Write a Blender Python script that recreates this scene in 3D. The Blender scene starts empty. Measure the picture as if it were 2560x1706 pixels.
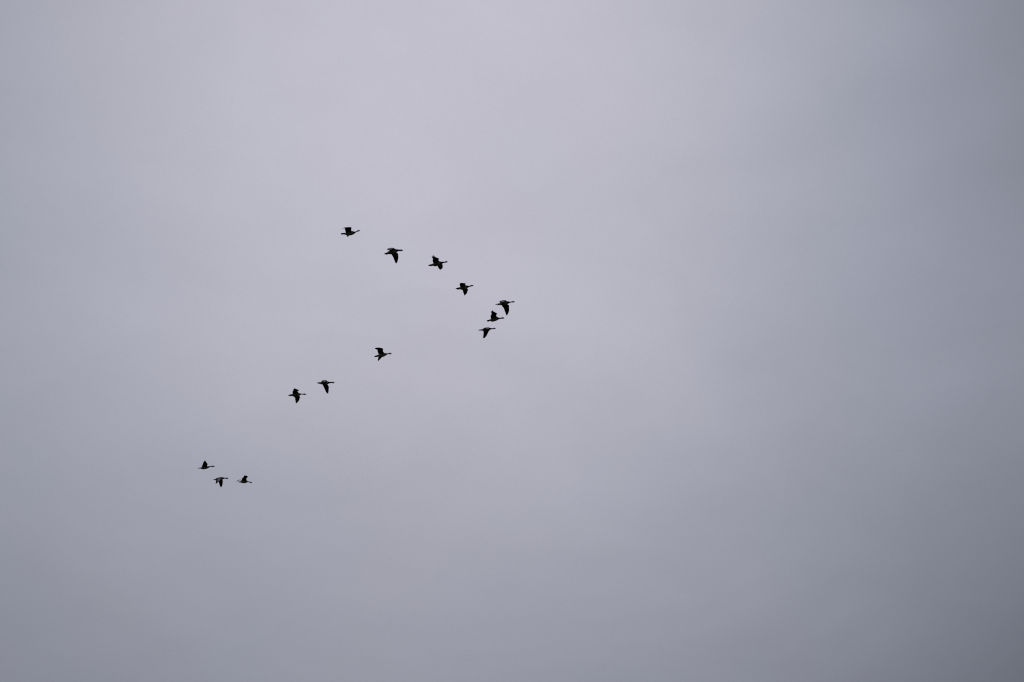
import bpy, bmesh, math, random
from mathutils import Vector, Matrix
import numpy as np

S = bpy.context.scene
COL = S.collection
R = math.radians

# ------------------------------------------------------------------ camera
PITCH, FOCAL, EYE = 28.0, 85.0, 1.6
cam_data = bpy.data.cameras.new('camera')
cam_data.lens = FOCAL
cam_data.sensor_width = 36.0
cam_data.sensor_fit = 'HORIZONTAL'
cam_data.clip_start = 0.1
cam_data.clip_end = 20000
cam = bpy.data.objects.new('camera', cam_data)
COL.objects.link(cam)
cam.location = (0, 0, EYE)
cam.rotation_euler = (R(90 + PITCH), 0, 0)
S.camera = cam

# ------------------------------------------------------------------ overcast sky
SUN_ELEV, SUN_AZ = 47.0, -8.0          # veiled sun, above and a little left of the flock
S.view_settings.view_transform = 'Standard'
S.view_settings.look = 'None'
S.view_settings.exposure = 0.0
S.view_settings.gamma = 1.0
S.view_settings.use_curve_mapping = False
S.render.engine = 'CYCLES'
S.cycles.pixel_filter_type = 'BLACKMAN_HARRIS'
S.cycles.filter_width = 1.1
S.cycles.use_denoising = False


def direction(az, el):
    az, el = R(az), R(el)
    return Vector((math.sin(az) * math.cos(el), math.cos(az) * math.cos(el), math.sin(el)))


world = bpy.data.worlds.new('World')
S.world = world
world.use_nodes = True
NT = world.node_tree
NT.nodes.clear()


def node(kind, **kw):
    n = NT.nodes.new(kind)
    for k, v in kw.items():
        setattr(n, k, v)
    return n


def link(a, b):
    NT.links.new(a, b)


def math_node(op, a, b=None, c=None):
    n = node('ShaderNodeMath', operation=op)
    for i, v in enumerate((a, b, c)):
        if v is None:
            continue
        if isinstance(v, (int, float)):
            n.inputs[i].default_value = v
        else:
            link(v, n.inputs[i])
    return n.outputs[0]


tc = node('ShaderNodeTexCoord')
DIRV = tc.outputs['Generated']


def lobe(az, el, width_deg):
    """soft spherical brightness or tint falloff round one direction of the sky"""
    k = 1.0 / (R(width_deg) ** 2)
    d = node('ShaderNodeVectorMath', operation='DOT_PRODUCT')
    link(DIRV, d.inputs[0])
    d.inputs[1].default_value = direction(az, el)
    e = math_node('MULTIPLY', math_node('SUBTRACT', d.outputs['Value'], 1.0), k)
    return math_node('EXPONENT', e)


def fbm(scale, detail, rough, offset, distort=0.0):
    mp = node('ShaderNodeMapping')
    mp.inputs['Location'].default_value = offset
    link(DIRV, mp.inputs['Vector'])
    n = node('ShaderNodeTexNoise')
    n.inputs['Scale'].default_value = scale
    n.inputs['Detail'].default_value = detail
    n.inputs['Roughness'].default_value = rough
    n.inputs['Distortion'].default_value = distort
    link(mp.outputs[0], n.inputs['Vector'])
    return math_node('SUBTRACT', n.outputs['Fac'], 0.5)


# sky brightness from cloud, with lens vignetting painted in: (azimuth, elevation, width in degrees, amount)
SKY_BASE = 0.300
SKY_SEED = (3.1, 0.4, 1.7)
SKY_LOBES = [
    (-2.5, 33.0, 8.0, 0.258),      # thin, sun-veiling cloud
    (3.0, 26.0, 6.0, -0.0097),
    (18.5, 34.0, 5.0, -0.118),     # thicker banks right and low down, plus lens vignetting painted into the sky
    (16.5, 16.5, 6.0, -0.203),
    (-13.0, 14.0, 7.0, -0.098),
    (-18.0, 31.0, 6.0, -0.040),
    (1.0, 26.0, 2.2, 0.012),
    (2.0, 15.0, 6.0, -0.048),
]
total = None
for az, el, wd, amt in SKY_LOBES:
    t = math_node('MULTIPLY', lobe(az, el, wd), amt)
    total = t if total is None else math_node('ADD', total, t)
lum = math_node('ADD', total, SKY_BASE)


def streaks(scale, detail, rough, offset, tilt, squash, distort):
    """cloud texture drawn out along one direction of the sky, as wind draws it"""
    mp = node('ShaderNodeMapping')
    mp.inputs['Location'].default_value = offset
    mp.inputs['Rotation'].default_value = (0, R(tilt), 0)
    mp.inputs['Scale'].default_value = (1.0, 1.0, squash)
    link(DIRV, mp.inputs['Vector'])
    n = node('ShaderNodeTexNoise')
    n.inputs['Scale'].default_value = scale
    n.inputs['Detail'].default_value = detail
    n.inputs['Roughness'].default_value = rough
    n.inputs['Distortion'].default_value = distort
    link(mp.outputs[0], n.inputs['Vector'])
    return math_node('SUBTRACT', n.outputs['Fac'], 0.5)


broad = math_node('MULTIPLY', streaks(7.0, 3.5, 0.5, SKY_SEED, 35, 2.2, 0.6), 0.21)
fine = math_node('MULTIPLY', streaks(26.0, 5.0, 0.55, (0.2, 5.0, 2.0), 30, 1.8, 0.8), 0.065)
grain = math_node('MULTIPLY', fbm(1500.0, 1.0, 0.5, (1.0, 2.0, 3.0)), 0.09)
texture = math_node('ADD', math_node('ADD', broad, fine), grain)
lum = math_node('MULTIPLY', lum, math_node('ADD', texture, 1.0))
lum = math_node('MAXIMUM', lum, 0.12)

# thin cloud is faintly lilac, thick cloud a cooler slate
ramp = node('ShaderNodeMapRange')
ramp.inputs['From Min'].default_value = 0.16
ramp.inputs['From Max'].default_value = 0.48
link(lum, ramp.inputs['Value'])
tint_shift = math_node('MULTIPLY', fbm(14.0, 3.0, 0.5, (7.0, 1.0, 4.0), 0.4), 0.5)
tint_f = math_node('ADD', ramp.outputs[0], tint_shift)
tint_f = math_node('ADD', tint_f, math_node('MULTIPLY', lobe(-17, 31, 6), -0.40))   # bluer banks
tint_f = math_node('ADD', tint_f, math_node('MULTIPLY', lobe(16, 32, 6), -0.55))
tint = node('ShaderNodeMix', data_type='RGBA', clamp_factor=True)
link(tint_f, tint.inputs['Factor'])
tint.inputs['A'].default_value = (0.925, 0.985, 1.195, 1)
tint.inputs['B'].default_value = (0.995, 0.970, 1.125, 1)
cloud = node('ShaderNodeVectorMath', operation='SCALE')
link(tint.outputs['Result'], cloud.inputs[0])
link(lum, cloud.inputs['Scale'])

sky = node('ShaderNodeTexSky', sky_type='NISHITA')
sky.sun_disc = False
sky.sun_elevation = R(SUN_ELEV)
sky.sun_rotation = R(SUN_AZ)
sky.altitude = 0
sky_bg = node('ShaderNodeBackground')
sky_bg.inputs['Strength'].default_value = 0.06
link(sky.outputs[0], sky_bg.inputs['Color'])
cloud_bg = node('ShaderNodeBackground')
cloud_bg.inputs['Strength'].default_value = 1.0
link(cloud.outputs[0], cloud_bg.inputs['Color'])
cover = node('ShaderNodeMixShader')
cover.inputs[0].default_value = 0.96           # nearly closed cloud cover
link(sky_bg.outputs[0], cover.inputs[1])
link(cloud_bg.outputs[0], cover.inputs[2])
out = node('ShaderNodeOutputWorld')
link(cover.outputs[0], out.inputs['Surface'])

sun_data = bpy.data.lights.new('sun', 'SUN')
sun_data.energy = 0.5
sun_data.angle = R(25)
sun_data.color = (1.0, 0.96, 0.92)
sun = bpy.data.objects.new('sun', sun_data)
COL.objects.link(sun)
sun.location = (0, 0, 120)
sun.rotation_euler = direction(SUN_AZ, SUN_ELEV).to_track_quat('Z', 'Y').to_euler()


# ------------------------------------------------------------------ materials
def material(name, c1, c2, scale=60.0, stretch=(1, 1, 1), rough=0.9, bump=0.0):
    m = bpy.data.materials.new(name)
    m.use_nodes = True
    nt = m.node_tree
    b = nt.nodes['Principled BSDF']
    b.inputs['Roughness'].default_value = rough
    b.inputs['Specular IOR Level'].default_value = 0.12
    t = nt.nodes.new('ShaderNodeTexCoord')
    mp = nt.nodes.new('ShaderNodeMapping')
    mp.inputs['Scale'].default_value = stretch
    n = nt.nodes.new('ShaderNodeTexNoise')
    n.inputs['Scale'].default_value = scale
    n.inputs['Detail'].default_value = 4
    r = nt.nodes.new('ShaderNodeValToRGB')
    r.color_ramp.elements[0].position = 0.35
    r.color_ramp.elements[1].position = 0.65
    r.color_ramp.elements[0].color = (*c1, 1)
    r.color_ramp.elements[1].color = (*c2, 1)
    nt.links.new(t.outputs['Object'], mp.inputs[0])
    nt.links.new(mp.outputs[0], n.inputs['Vector'])
    nt.links.new(n.outputs['Fac'], r.inputs[0])
    nt.links.new(r.outputs[0], b.inputs['Base Color'])
    if bump:
        bp = nt.nodes.new('ShaderNodeBump')
        bp.inputs['Strength'].default_value = bump
        bp.inputs['Distance'].default_value = 0.01
        nt.links.new(n.outputs['Fac'], bp.inputs['Height'])
        nt.links.new(bp.outputs[0], b.inputs['Normal'])
    return m


M_BLACK = material('black_plumage', (0.004, 0.004, 0.006), (0.008, 0.008, 0.012), 45, bump=0.2)
M_BACK = material('barred_grey_back', (0.05, 0.05, 0.055), (0.17, 0.17, 0.18), 22, (3, 0.6, 0.6), bump=0.2)
M_FLANK = material('pale_flank', (0.070, 0.078, 0.038), (0.135, 0.145, 0.080), 20, (3, 0.6, 0.6), bump=0.2)
M_VENT = material('whitish_vent', (0.15, 0.15, 0.15), (0.22, 0.22, 0.22), 30)
M_FACE = material('white_face', (0.36, 0.34, 0.36), (0.48, 0.45, 0.48), 40)
M_COVERT = material('grey_wing_coverts', (0.15, 0.145, 0.15), (0.34, 0.33, 0.345), 18, (2, 1, 1), bump=0.2)
M_UNDER = material('dark_underwing', (0.012, 0.013, 0.012), (0.026, 0.027, 0.025), 24, (0.6, 2, 2), bump=0.2)
M_QUILL = material('black_flight_feathers', (0.005, 0.005, 0.008), (0.012, 0.012, 0.017), 40, (1, 3, 3), bump=0.2)
M_BILL = material('black_bill', (0.006, 0.006, 0.007), (0.010, 0.010, 0.012), 80, rough=0.5)
M_EYE = material('dark_eye', (0.004, 0.003, 0.003), (0.006, 0.005, 0.005), 50, rough=0.15)
PLUMAGE = [M_BLACK, M_BACK, M_FLANK, M_VENT, M_FACE, M_COVERT, M_UNDER, M_QUILL]
BLACK, BACK, FLANK, VENT, FACE, COVERT, UNDER, QUILL = range(8)
M_GROUND = material('winter_field', (0.030, 0.034, 0.018), (0.060, 0.058, 0.034), 0.05, bump=0.3)

# ------------------------------------------------------------------ ground
bm = bmesh.new()
N = 40
half = 6000.0
grid = [[bm.verts.new(((i / N - .5) * 2 * half, (j / N - .5) * 2 * half,
                       0.0 if abs(i - N / 2) < 2 and abs(j - N / 2) < 2 else
                       2.0 * math.sin(i * 1.7) * math.cos(j * 1.3) - 1.0)) for j in range(N + 1)] for i in range(N + 1)]
for i in range(N):
    for j in range(N):
        bm.faces.new((grid[i][j], grid[i + 1][j], grid[i + 1][j + 1], grid[i][j + 1]))
me = bpy.data.meshes.new('ground')
bm.to_mesh(me)
bm.free()
me.materials.append(M_GROUND)
ground = bpy.data.objects.new('ground', me)
COL.objects.link(ground)
ground['kind'] = 'structure'
ground['label'] = 'dull green field far below the flock'

# ------------------------------------------------------------------ geese
RIGHT = Vector((1, 0, 0))
UP = Vector((0, -math.sin(R(PITCH)), math.cos(R(PITCH))))
FWD = Vector((0, math.cos(R(PITCH)), math.sin(R(PITCH))))
EYE_POS = Vector((0, 0, EYE))
ZOOM = 2352.0 / 72.0
PX = 36.0 / 2560.0 / FOCAL
ALTITUDE = 40.0                  # of the flock above the viewer's eye
HALF_SPAN = 0.60                 # shoulder to wing tip, metres


def ray(px, py):
    return RIGHT * ((px - 1280.0) * PX) + UP * ((853.0 - py) * PX) + FWD


def spline(rows, n, sharp=False):
    """Catmull-Rom (centripetal-ish, clamped ends) through rows of numbers"""
    a = np.array(rows, float)
    m = len(a)
    seg = np.linalg.norm(np.diff(a[:, :2], axis=0), axis=1) ** 0.8 + 1e-6
    t = np.concatenate([[0], np.cumsum(seg)])
    tt = np.linspace(0, t[-1], n)
    tang = np.zeros_like(a)
    for i in range(m):
        if 0 < i < m - 1:
            tang[i] = (a[i + 1] - a[i - 1]) / (t[i + 1] - t[i - 1])
        elif i == 0:
            tang[i] = (a[1] - a[0]) / (t[1] - t[0])
        else:
            tang[i] = (a[-1] - a[-2]) / (t[-1] - t[-2])
    res = []
    for x in tt:
        i = min(int(np.searchsorted(t, x, side='right')) - 1, m - 2)
        h = t[i + 1] - t[i]
        s = (x - t[i]) / h
        res.append(a[i] * (2 * s**3 - 3 * s**2 + 1) + tang[i] * h * (s**3 - 2 * s**2 + s)
                   + a[i + 1] * (-2 * s**3 + 3 * s**2) + tang[i + 1] * h * (s**3 - s**2))
    return np.array(res), tt / t[-1]


def to_object(bm, name):
    bmesh.ops.remove_doubles(bm, verts=bm.verts, dist=1e-5)
    bmesh.ops.recalc_face_normals(bm, faces=bm.faces)
    me = bpy.data.meshes.new(name)
    bm.to_mesh(me)
    bm.free()
    for p in me.polygons:
        p.use_smooth = True
    return bpy.data.objects.new(name, me)


class Goose:
    def __init__(self, origin, body, near, far, yaw=0.0, feathers=(), feet=(), grey=0.60, rise=1.0, near_twist=0.0, far_twist=0.0):
        self.ox, self.oy = origin
        self.yaw = math.tan(R(yaw))
        mid = [b for b in body if b[0] > body[0][0] + 0.35 * (body[-1][0] - body[0][0])][0]
        self.cx, self.cy = mid[0], (mid[1] + mid[2]) / 2
        d = ray(self.ox + self.cx / ZOOM, self.oy + self.cy / ZOOM)
        self.depth = ALTITUDE * rise / d.z
        self.centre = EYE_POS + d * self.depth
        self.m_per_zoom = self.depth * PX / ZOOM
        self.body, self.near, self.far = body, near, far
        self.feathers, self.feet = feathers, feet
        self.twist = {-1: near_twist, 1: far_twist}
        self.grey = grey

    def p(self, x, y, w=0.0):
        """zoomed photo position and depth offset (metres away from the viewer) to a point round the goose's middle"""
        d = ray(self.ox + x / ZOOM, self.oy + y / ZOOM)
        return EYE_POS + d * (self.depth + w) - self.centre

    def axis_w(self, x):
        return self.yaw * (x - self.cx) * self.m_per_zoom

    # ---- trunk, tail, neck and head: one lofted skin
    def make_body(self):
        rows, _ = spline(self.body, 46)
        x0, x1 = rows[0][0], rows[-1][0]
        bm = bmesh.new()
        K = 14
        rings = []
        for x, yt, yb in rows:
            f = (x - x0) / (x1 - x0)
            hh = max((yb - yt) / 2, 5) * self.m_per_zoom * (1.0 + 0.18 * min(1.0, max(0.0, (f - 0.66) / 0.06)) + 0.10 * min(1.0, max(0.0, (0.25 - f) / 0.05)))
            tail = max(0.0, 1 - f / 0.22)
            hw = hh * 0.95 * (1 - tail) + tail * (0.038 if f > 0.03 else 0.026)
            if 0.80 < f:
                hw = hh * 0.74
            c = self.p(x, (yt + yb) / 2, self.axis_w(x))
            ring = []
            for k in range(K):
                a = 2 * math.pi * k / K
                ring.append(bm.verts.new(c + UP * (hh * math.cos(a)) + FWD * (hw * math.sin(a))))
            rings.append((ring, f, c))
        for (r0, f0, c0), (r1, f1, c1) in zip(rings, rings[1:]):
            f = (f0 + f1) / 2
            for k in range(K):
                q = bm.faces.new((r0[k], r0[(k + 1) % K], r1[(k + 1) % K], r1[k]))
                n = (q.calc_center_median() - (c0 + c1) / 2)
                n = n.normalized() if n.length > 1e-6 else UP
                if f < 0.19:
                    mi = BLACK
                elif f < 0.27:
                    mi = VENT if n.z < 0.35 else BLACK
                elif f < 0.575:
                    mi = BACK if n.z > 0.45 else FLANK
                elif f < 0.60:
                    mi = VENT if n.z < 0.6 else BACK
                elif f < 0.845:
                    mi = BLACK
                elif f < 0.915:
                    mi = BLACK if (n.dot(UP) > 0.80 or n.dot(UP) < -0.8) else FACE
                else:
                    mi = BLACK
                q.material_index = mi
        bm.faces.new(rings[0][0])
        bm.faces.new(list(reversed(rings[-1][0])))
        return to_object(bm, 'trunk')

    # ---- wings: side -1 towards the viewer, +1 away
    def make_wing(self, rows, side):
        n = 22
        sec, t = spline([(*le, *te) for le, te in rows], n)
        ref = sec[:, :2] * 0.7 + sec[:, 2:] * 0.3
        step = HALF_SPAN / (n - 1)
        w = self.axis_w(sec[0][0]) + side * 0.045
        ws = [w]
        for i in range(1, n):
            d2 = float(np.linalg.norm(ref[i] - ref[i - 1])) * self.m_per_zoom
            w += side * math.sqrt(max(step * step - d2 * d2, (0.12 * step) ** 2))
            ws.append(w)
        le = [self.p(sec[i][0], sec[i][1], ws[i]) for i in range(n)]
        te = []
        for i in range(n):
            chord = float(np.linalg.norm(sec[i][:2] - sec[i][2:])) * self.m_per_zoom
            want = 0.21 * (1 - t[i]) + 0.09 * t[i]
            extra = math.sqrt(max(want * want - chord * chord, 0)) * self.twist[side]
            te.append(self.p(sec[i][2], sec[i][3], ws[i] + extra))
        bm = bmesh.new()
        rings = []
        prof_c = [0.0, 0.10, 0.35, 0.72, 1.0]
        prof_t = [0.0, 0.85, 1.0, 0.45, 0.10]
        for i in range(n):
            span = (le[min(i + 1, n - 1)] - le[max(i - 1, 0)]) * 0.6 + (te[min(i + 1, n - 1)] - te[max(i - 1, 0)]) * 0.4
            fw = le[i] - te[i]
            nrm = span.cross(fw) if side < 0 else fw.cross(span)
            nrm = nrm.normalized() if nrm.length > 1e-9 else Vector((0, 0, 1))
            th = 0.5 * (0.026 * (1 - t[i]) ** 1.5 + 0.005)
            scallop = 1.0 + (0.018 if i % 2 else -0.018) * (0.3 < t[i] < 0.97)
            camber = 0.035 * fw.length * (1 - 0.6 * t[i])
            up_pts, lo_pts = [], []
            for c, tt in zip(prof_c, prof_t):
                q = le[i].lerp(te[i], c * (scallop if c == 1.0 else 1.0)) + nrm * (camber * 4 * c * (1 - c))
                up_pts.append(q + nrm * th * tt)
                lo_pts.append(q - nrm * th * max(tt, 0.0))
            ring = [bm.verts.new(v) for v in up_pts] + [bm.verts.new(v) for v in reversed(lo_pts[1:])]
            rings.append(ring)
        K = len(rings[0])
        for i in range(n - 1):
            f = (t[i] + t[i + 1]) / 2
            for k in range(K):
                q = bm.faces.new((rings[i][k], rings[i][(k + 1) % K], rings[i + 1][(k + 1) % K], rings[i + 1][k]))
                if k < 4:
                    mi = COVERT if (f < self.grey and k < 3 and not (f > self.grey - 0.12 and k > 1)) else QUILL
                else:
                    mi = UNDER if f < 0.55 and k > 4 else QUILL
                q.material_index = mi
        bm.faces.new(rings[0])
        bm.faces.new(list(reversed(rings[-1])))
        self.tip_w = getattr(self, 'tip_w', {})
        self.tip_w[side] = ws
        self.tip_n = getattr(self, 'tip_n', {})
        self.tip_n[side] = nrm
        return to_object(bm, 'wing')

    # ---- a separate primary quill, or a webbed foot: a flat tapering blade
    def make_blade(self, a, b, w0, w1, width, mat):
        A, B = self.p(a[0], a[1], w0), self.p(b[0], b[1], w1)
        ax = (B - A)
        side = ax.cross(FWD).normalized() * width * self.m_per_zoom
        nrm = side.cross(ax).normalized() * 0.003
        bm = bmesh.new()
        rings = []
        for s, wd in ((0, 0.9), (0.35, 1.0), (0.75, 0.7), (1.0, 0.22)):
            c = A + ax * s
            rings.append([bm.verts.new(c + side * wd), bm.verts.new(c + nrm), bm.verts.new(c - side * wd), bm.verts.new(c - nrm)])
        for r0, r1 in zip(rings, rings[1:]):
            for k in range(4):
                bm.faces.new((r0[k], r0[(k + 1) % 4], r1[(k + 1) % 4], r1[k]))
        bm.faces.new(rings[0])
        bm.faces.new(list(reversed(rings[-1])))
        for q in bm.faces:
            q.material_index = mat
        return to_object(bm, 'blade')

    def build(self, label):
        root = bpy.data.objects.new('goose', None)
        COL.objects.link(root)
        root.empty_display_size = 0.2
        root.location = self.centre
        root['label'] = label
        root['category'] = 'goose'
        root['group'] = 'dark geese flying in a V formation'

        trunk = self.make_body()
        others = [self.make_wing(self.far, 1), self.make_wing(self.near, -1)]
        for side, a, b, wd in self.feathers:
            w = self.tip_w[side][-3]
            others.append(self.make_blade(a, b, w, self.tip_w[side][-1], wd, QUILL))
        for k, (a, b) in enumerate(self.feet):
            w = -0.03 + 0.06 * k
            others.append(self.make_blade(a, b, self.axis_w(a[0]) + w, self.axis_w(b[0]) + w, 26, BLACK))
        for o in [trunk] + others:
            for m in PLUMAGE:
                o.data.materials.append(m)
            COL.objects.link(o)
        # weld wings and feet into the trunk: one continuous skin
        for o in others:
            md = trunk.modifiers.new('weld', 'BOOLEAN')
            md.operation = 'UNION'
            md.solver = 'EXACT'
            md.object = o
        bpy.context.view_layer.update()
        dg = bpy.context.evaluated_depsgraph_get()
        ev = trunk.evaluated_get(dg)
        me = bpy.data.meshes.new_from_object(ev, depsgraph=dg)
        expected = len(trunk.data.polygons)
        if len(me.polygons) < 1.2 * expected:      # boolean refused: join instead
            print('JOIN', label)
            bm = bmesh.new()
            for o in [trunk] + others:
                bm.from_mesh(o.data)
            me = bpy.data.meshes.new('body')
            bm.to_mesh(me)
            bm.free()
            for m in PLUMAGE:
                me.materials.append(m)
        for o in [trunk] + others:
            old = o.data
            bpy.data.objects.remove(o)
            bpy.data.meshes.remove(old)
        me.name = 'body'
        body = bpy.data.objects.new('body', me)
        COL.objects.link(body)
        body.parent = root

        # bill and eyes
        rows, _ = spline(self.body, 60)
        x0, x1 = rows[0][0], rows[-1][0]
        def at(f):
            r = min(rows, key=lambda q: abs(q[0] - (x0 + f * (x1 - x0))))
            return r
        bm = bmesh.new()
        rings = []
        for f, s in ((0.925, 0.86), (0.945, 1.08), (0.965, 1.10), (0.985, 1.12), (1.004, 0.9)):
            x, yt, yb = at(min(f, 1.0))
            x = x0 + f * (x1 - x0)
            hh = max((yb - yt) / 2, 8) * s * self.m_per_zoom
            c = self.p(x, (yt + yb) / 2, self.axis_w(x))
            rings.append([bm.verts.new(c + UP * hh * math.cos(a) + FWD * hh * 0.75 * math.sin(a))
                          for a in [2 * math.pi * k / 10 for k in range(10)]])
        for r0, r1 in zip(rings, rings[1:]):
            for k in range(10):
                bm.faces.new((r0[k], r0[(k + 1) % 10], r1[(k + 1) % 10], r1[k]))
        bm.faces.new(rings[0])
        bm.faces.new(list(reversed(rings[-1])))
        bill = to_object(bm, 'bill')
        bill.data.materials.append(M_BILL)
        COL.objects.link(bill)
        bill.parent = root
        x, yt, yb = at(0.90)
        for side in (-1, 1):
            hh = (yb - yt) / 2 * self.m_per_zoom
            bm = bmesh.new()
            bmesh.ops.create_icosphere(bm, subdivisions=2, radius=0.0055)
            bmesh.ops.translate(bm, verts=bm.verts,
                                vec=self.p(x, yt * 0.68 + yb * 0.32, self.axis_w(x) + side * hh * 0.66))
            eye = to_object(bm, 'eye')
            eye.data.materials.append(M_EYE)
            COL.objects.link(eye)
            eye.parent = root
        return root


G = {}
G[1] = Goose((840, 556),
    [(400,925,975),(440,895,1010),(550,885,1000),(700,870,1005),(800,850,1050),(900,800,1085),(1050,760,1090),(1200,740,1075),(1320,720,1045),(1400,725,1010),(1480,770,955),(1560,775,890),(1650,740,815),(1740,690,780),(1820,640,755),(1880,645,735),(1930,665,715),(1985,690,702)],
    [((1330,790),(810,870)),((1245,630),(730,600)),((1268,435),(740,525)),((1100,403),(715,512)),((850,418),(680,500)),((620,452),(600,500)),((485,545),(495,572))],
    [((1180,1010),(900,1030)),((1110,1080),(895,1075)),((1030,1130),(905,1130)),((955,1205),(912,1208))])
G[2] = Goose((948, 612),
    [(405,740,762),(450,715,790),(540,680,800),(650,635,800),(760,545,775),(850,455,790),(950,390,795),(1100,340,780),(1220,325,740),(1320,340,690),(1400,375,640),(1480,395,580),(1580,405,520),(1680,415,530),(1760,405,535),(1840,405,525),(1890,430,505),(1960,472,484)],
    [((1290,350),(860,480)),((1230,300),(790,420)),((1090,262),(695,318)),((1110,330),(665,380)),((900,420),(635,460))],
    [((1390,620),(980,760)),((1530,730),(1060,890)),((1560,880),(1130,1000)),((1565,1050),(1190,1160)),((1530,1260),(1250,1300)),((1470,1440),(1320,1480)),((1400,1510),(1350,1520))],
    feathers=[(1,(1330,1400),(1350,1530),22),(1,(1440,1400),(1415,1528),24)], feet=[((720,770),(545,818))], grey=0.86)
G[3] = Goose((1059, 632),
    [(375,1038,1058),(430,995,1075),(520,975,1095),(650,945,1090),(760,890,1080),(850,840,1105),(950,790,1130),(1080,740,1100),(1200,700,1070),(1300,700,1040),(1380,720,990),(1460,745,945),(1540,750,890),(1640,750,840),(1740,735,825),(1840,690,815),(1890,700,800),(1940,730,785),(1995,762,772)],
    [((1290,730),(800,870)),((1220,600),(730,640)),((1268,495),(765,500)),((1080,410),(710,440)),((900,325),(680,345)),((830,300),(700,320))],
    [((1450,890),(1130,1070)),((1550,970),(1190,1210)),((1565,1150),(1260,1310)),((1530,1290),(1310,1380)),((1420,1370),(1345,1412))],
    feathers=[(-1,(890,330),(778,188),26),(-1,(800,350),(722,236),24),(-1,(720,380),(665,298),30)], feet=[((700,1065),(510,1098))])
G[4] = Goose((1125, 699),
    [(450,758,775),(500,725,785),(580,690,795),(700,660,805),(800,640,810),(880,600,835),(980,530,860),(1080,490,880),(1200,475,860),(1300,482,800),(1380,495,745),(1440,505,700),(1520,530,640),(1600,520,600),(1700,475,580),(1800,455,560),(1850,470,550),(1890,490,535),(1930,510,522)],
    [((1320,500),(850,640)),((1245,420),(800,510)),((1298,340),(788,440)),((1120,298),(800,385)),((940,282),(815,318))],
    [((1400,740),(1020,870)),((1472,795),(1050,960)),((1440,950),(1100,1110)),((1370,1140),(1140,1210)),((1230,1290),(1180,1325))],
    feathers=[(-1,(880,340),(815,300),26),(-1,(1010,330),(930,278),24)], feet=[((760,785),(588,838))])
G[5] = Goose((1227, 744),
    [(365,592,612),(430,545,600),(540,515,590),(640,495,600),(720,470,610),(800,400,640),(900,330,640),(1050,285,640),(1180,275,620),(1280,290,590),(1360,305,560),(1440,325,510),(1540,350,450),(1640,345,415),(1740,325,415),(1840,295,410),(1900,315,395),(1945,340,380),(1985,362,376)],
    [((1275,300),(800,450)),((1235,245),(740,390)),((1130,225),(708,310)),((1130,320),(720,370)),((960,395),(760,430))],
    [((1370,560),(880,630)),((1500,670),(970,770)),((1482,830),(1080,920)),((1502,950),(1120,1080)),((1470,1180),(1190,1230)),((1330,1480),(1275,1470))],
    feet=[((720,600),(512,645))], grey=0.86)
G[6] = Goose((1202, 767),
    [(455,1156,1174),(520,1115,1175),(600,1090,1185),(720,1060,1170),(800,1020,1190),(880,980,1230),(980,930,1240),(1100,880,1210),(1220,840,1175),(1320,830,1130),(1400,870,1080),(1480,900,1030),(1560,920,1005),(1640,910,995),(1720,880,990),(1800,865,985),(1850,885,980),(1900,925,970),(1945,953,964)],
    [((1330,860),(840,1000)),((1268,700),(795,800)),((1328,570),(872,590)),((1170,460),(852,490)),((1000,370),(832,415)),((960,350),(850,400))],
    [((1250,950),(900,1010)),((1210,900),(880,960)),((1180,860),(900,900)),((1000,840),(930,850))],
    feathers=[(-1,(1000,380),(922,276),24),(-1,(900,440),(835,400),30)], feet=[((700,1180),(512,1234))], rise=1.025)
G[7] = Goose((1182, 807),
    [(455,640,655),(520,580,650),(600,565,650),(720,550,655),(820,500,670),(900,450,720),(1000,430,720),(1120,400,700),(1220,385,670),(1320,395,640),(1400,420,600),(1480,450,555),(1560,460,535),(1640,455,530),(1720,425,535),(1790,430,530),(1840,465,515),(1895,492,505)],
    [((1340,480),(900,520)),((1320,410),(950,430)),((1250,410),(960,425)),((1300,470),(1040,470)),((1240,550),(1100,530))],
    [((1340,520),(890,560)),((1375,610),(855,690)),((1275,770),(880,840)),((1190,950),(860,1020)),((1080,1140),(842,1170)),((940,1275),(850,1280))], grey=0.9)
G[8] = Goose((921, 862),
    [(480,955,985),(520,920,1005),(600,900,1015),(720,860,1000),(820,815,985),(900,790,980),(1000,740,1000),(1120,700,1010),(1220,670,1000),(1300,670,965),(1380,690,920),(1450,710,870),(1530,718,810),(1620,710,780),(1720,675,780),(1800,665,780),(1850,700,778),(1890,740,775),(1930,768,774)],
    [((1310,690),(830,800)),((1195,530),(750,560)),((1195,335),(745,440)),((1020,265),(700,425)),((820,240),(620,375)),((560,265),(520,345))],
    [((1200,980),(830,980)),((1100,1040),(805,1070)),((990,1160),(785,1180)),((840,1320),(770,1320))])
G[9] = Goose((778, 943),
    [(450,472,485),(520,445,510),(620,437,545),(720,430,560),(800,410,590),(880,330,610),(960,310,630),(1080,280,640),(1180,268,640),(1260,295,620),(1340,350,590),(1420,380,555),(1510,400,505),(1620,405,490),(1720,395,500),(1800,390,510),(1850,415,500),(1890,450,495),(1930,483,490)],
    [((1280,320),(860,400)),((1235,270),(850,330)),((1170,262),(860,295)),((1190,350),(900,340)),((1080,420),(920,400))],
    [((1330,590),(930,620)),((1440,800),(1030,830)),((1430,1000),(1110,1010)),((1420,1200),(1190,1190)),((1380,1330),(1290,1340))],
    feathers=[(1,(1280,1230),(1298,1380),24),(1,(1380,1230),(1378,1375),26)], grey=0.86)
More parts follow.
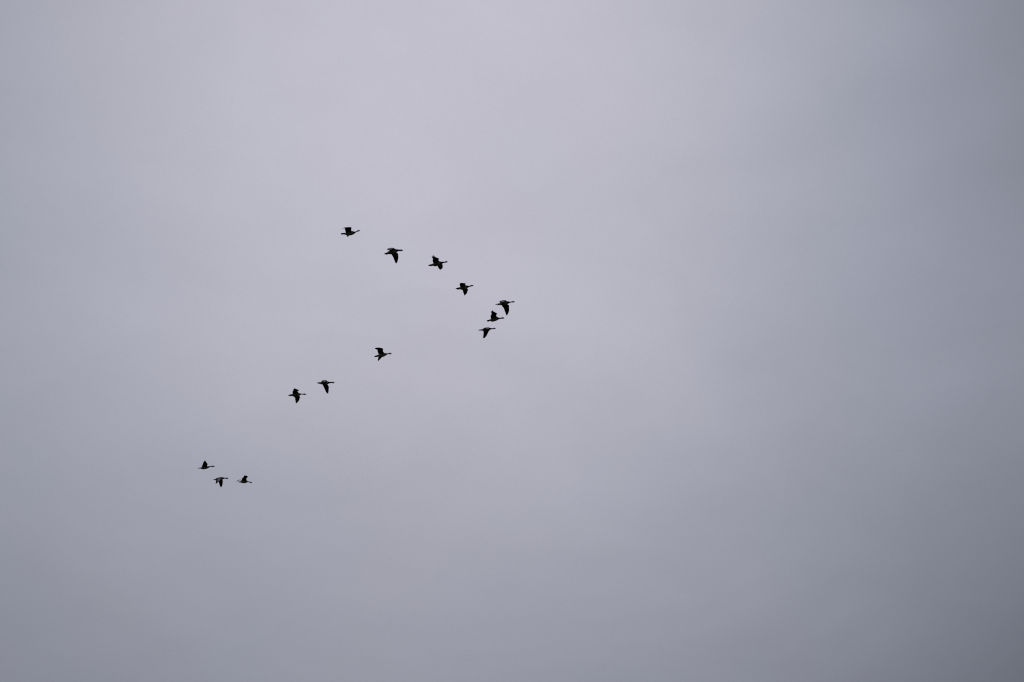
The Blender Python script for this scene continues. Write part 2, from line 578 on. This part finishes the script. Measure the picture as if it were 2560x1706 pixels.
G[10] = Goose((706, 965),
    [(475,772,795),(530,735,815),(620,715,825),(740,690,830),(830,655,850),(900,620,880),(1000,560,900),(1120,540,900),(1240,540,890),(1330,570,850),(1400,600,800),(1470,620,750),(1550,645,715),(1650,655,715),(1740,640,735),(1820,630,745),(1870,655,735),(1920,680,725),(1975,701,708)],
    [((1330,580),(840,660)),((1245,450),(825,500)),((1362,365),(860,400)),((1220,290),(920,345)),((1080,245),(900,250))],
    [((1380,820),(930,870)),((1440,880),(1040,1010)),((1400,1080),(1040,1120)),((1320,1260),(1080,1290)),((1170,1410),(1090,1450))],
    feathers=[(-1,(1060,260),(966,160),24),(-1,(950,330),(882,232),30)], feet=[((760,800),(640,848))])
G[11] = Goose((479, 1139),
    [(470,1027,1036),(560,1015,1065),(650,1010,1070),(740,1000,1080),(820,960,1115),(920,900,1145),(1040,870,1135),(1160,860,1120),(1260,870,1090),(1340,880,1050),(1420,885,1000),(1500,885,955),(1580,880,940),(1660,855,940),(1740,840,940),(1800,855,940),(1850,890,940),(1910,933,941)],
    [((1270,910),(850,930)),((1275,810),(860,820)),((1318,730),(910,720)),((1240,610),(950,600)),((1140,470),(1010,490)),((1100,385),(1085,400))],
    [((1200,950),(850,980)),((1150,930),(820,950)),((1100,920),(780,945)),((900,930),(700,975))])
G[12] = Goose((516, 1180),
    [(510,650,660),(580,635,660),(640,610,685),(720,600,680),(790,540,680),(880,500,690),(980,465,700),(1100,430,690),(1200,415,680),(1280,430,650),(1350,450,610),(1420,470,575),(1500,485,555),(1600,485,570),(1680,475,580),(1720,500,578),(1760,525,570),(1800,543,555)],
    [((1220,490),(790,520)),((1180,570),(790,620)),((1100,700),(785,720)),((1000,820),(775,800)),((890,900),(760,900)),((780,980),(745,990))],
    [((1320,620),(1000,690)),((1338,720),(1010,850)),((1340,880),(1050,980)),((1310,1040),(1090,1100)),((1270,1180),(1130,1190)),((1210,1262),(1150,1262))],
    yaw=10)
G[13] = Goose((574, 1175),
    [(680,992,1000),(740,965,1030),(840,945,1020),(920,930,1050),(1000,900,1080),(1100,880,1100),(1220,860,1100),(1320,860,1085),(1400,880,1055),(1470,920,1010),(1540,945,1010),(1620,970,1035),(1690,975,1070),(1760,990,1080),(1810,1030,1080),(1860,1063,1075)],
    [((1420,890),(990,900)),((1378,760),(1010,730)),((1420,650),(1080,630)),((1505,575),(1155,570)),((1400,488),(1150,520)),((1230,452),(1180,480))],
    [((1150,930),(1010,940)),((980,870),(950,900)),((875,802),(872,850)),((750,828),(758,874)),((640,874),(652,914)),((535,936),(552,960))],
    yaw=20, far_twist=0.9)

LABELS = {
    5: 'leading dark goose at the point of the V, one long wing swung straight down',
    6: 'dark goose directly below the leader, single wing raised with a ragged tip',
    7: 'dark goose with one wing swept down, lowest of the three at the point',
    4: 'dark goose right behind the leader on the upper arm, both wings spread',
    3: 'dark goose with fingered feather tips on its raised wing, middle of the upper arm',
    2: 'dark goose with grey shoulder and long lowered wing, second from rear of upper arm',
    1: 'rearmost and topmost goose of the upper arm, raised wing bent back at the wrist',
    8: 'lone dark goose in the gap of the lower arm, pointed wing raised, other lowered',
    9: 'front goose of the close pair on the lower arm, one long wing down',
    10: 'rear goose of the close pair on the lower arm, wings up and down',
    11: 'uppermost goose of the trailing trio at lower left, one wing standing straight up',
    12: 'middle goose of the trailing trio at lower left, both wings lowered',
    13: 'foremost goose of the trailing trio at lower left, head dipped and wing raised',
}
for k in (5, 6, 7, 4, 3, 2, 1, 8, 9, 10, 11, 12, 13):
    G[k].build(LABELS[k])
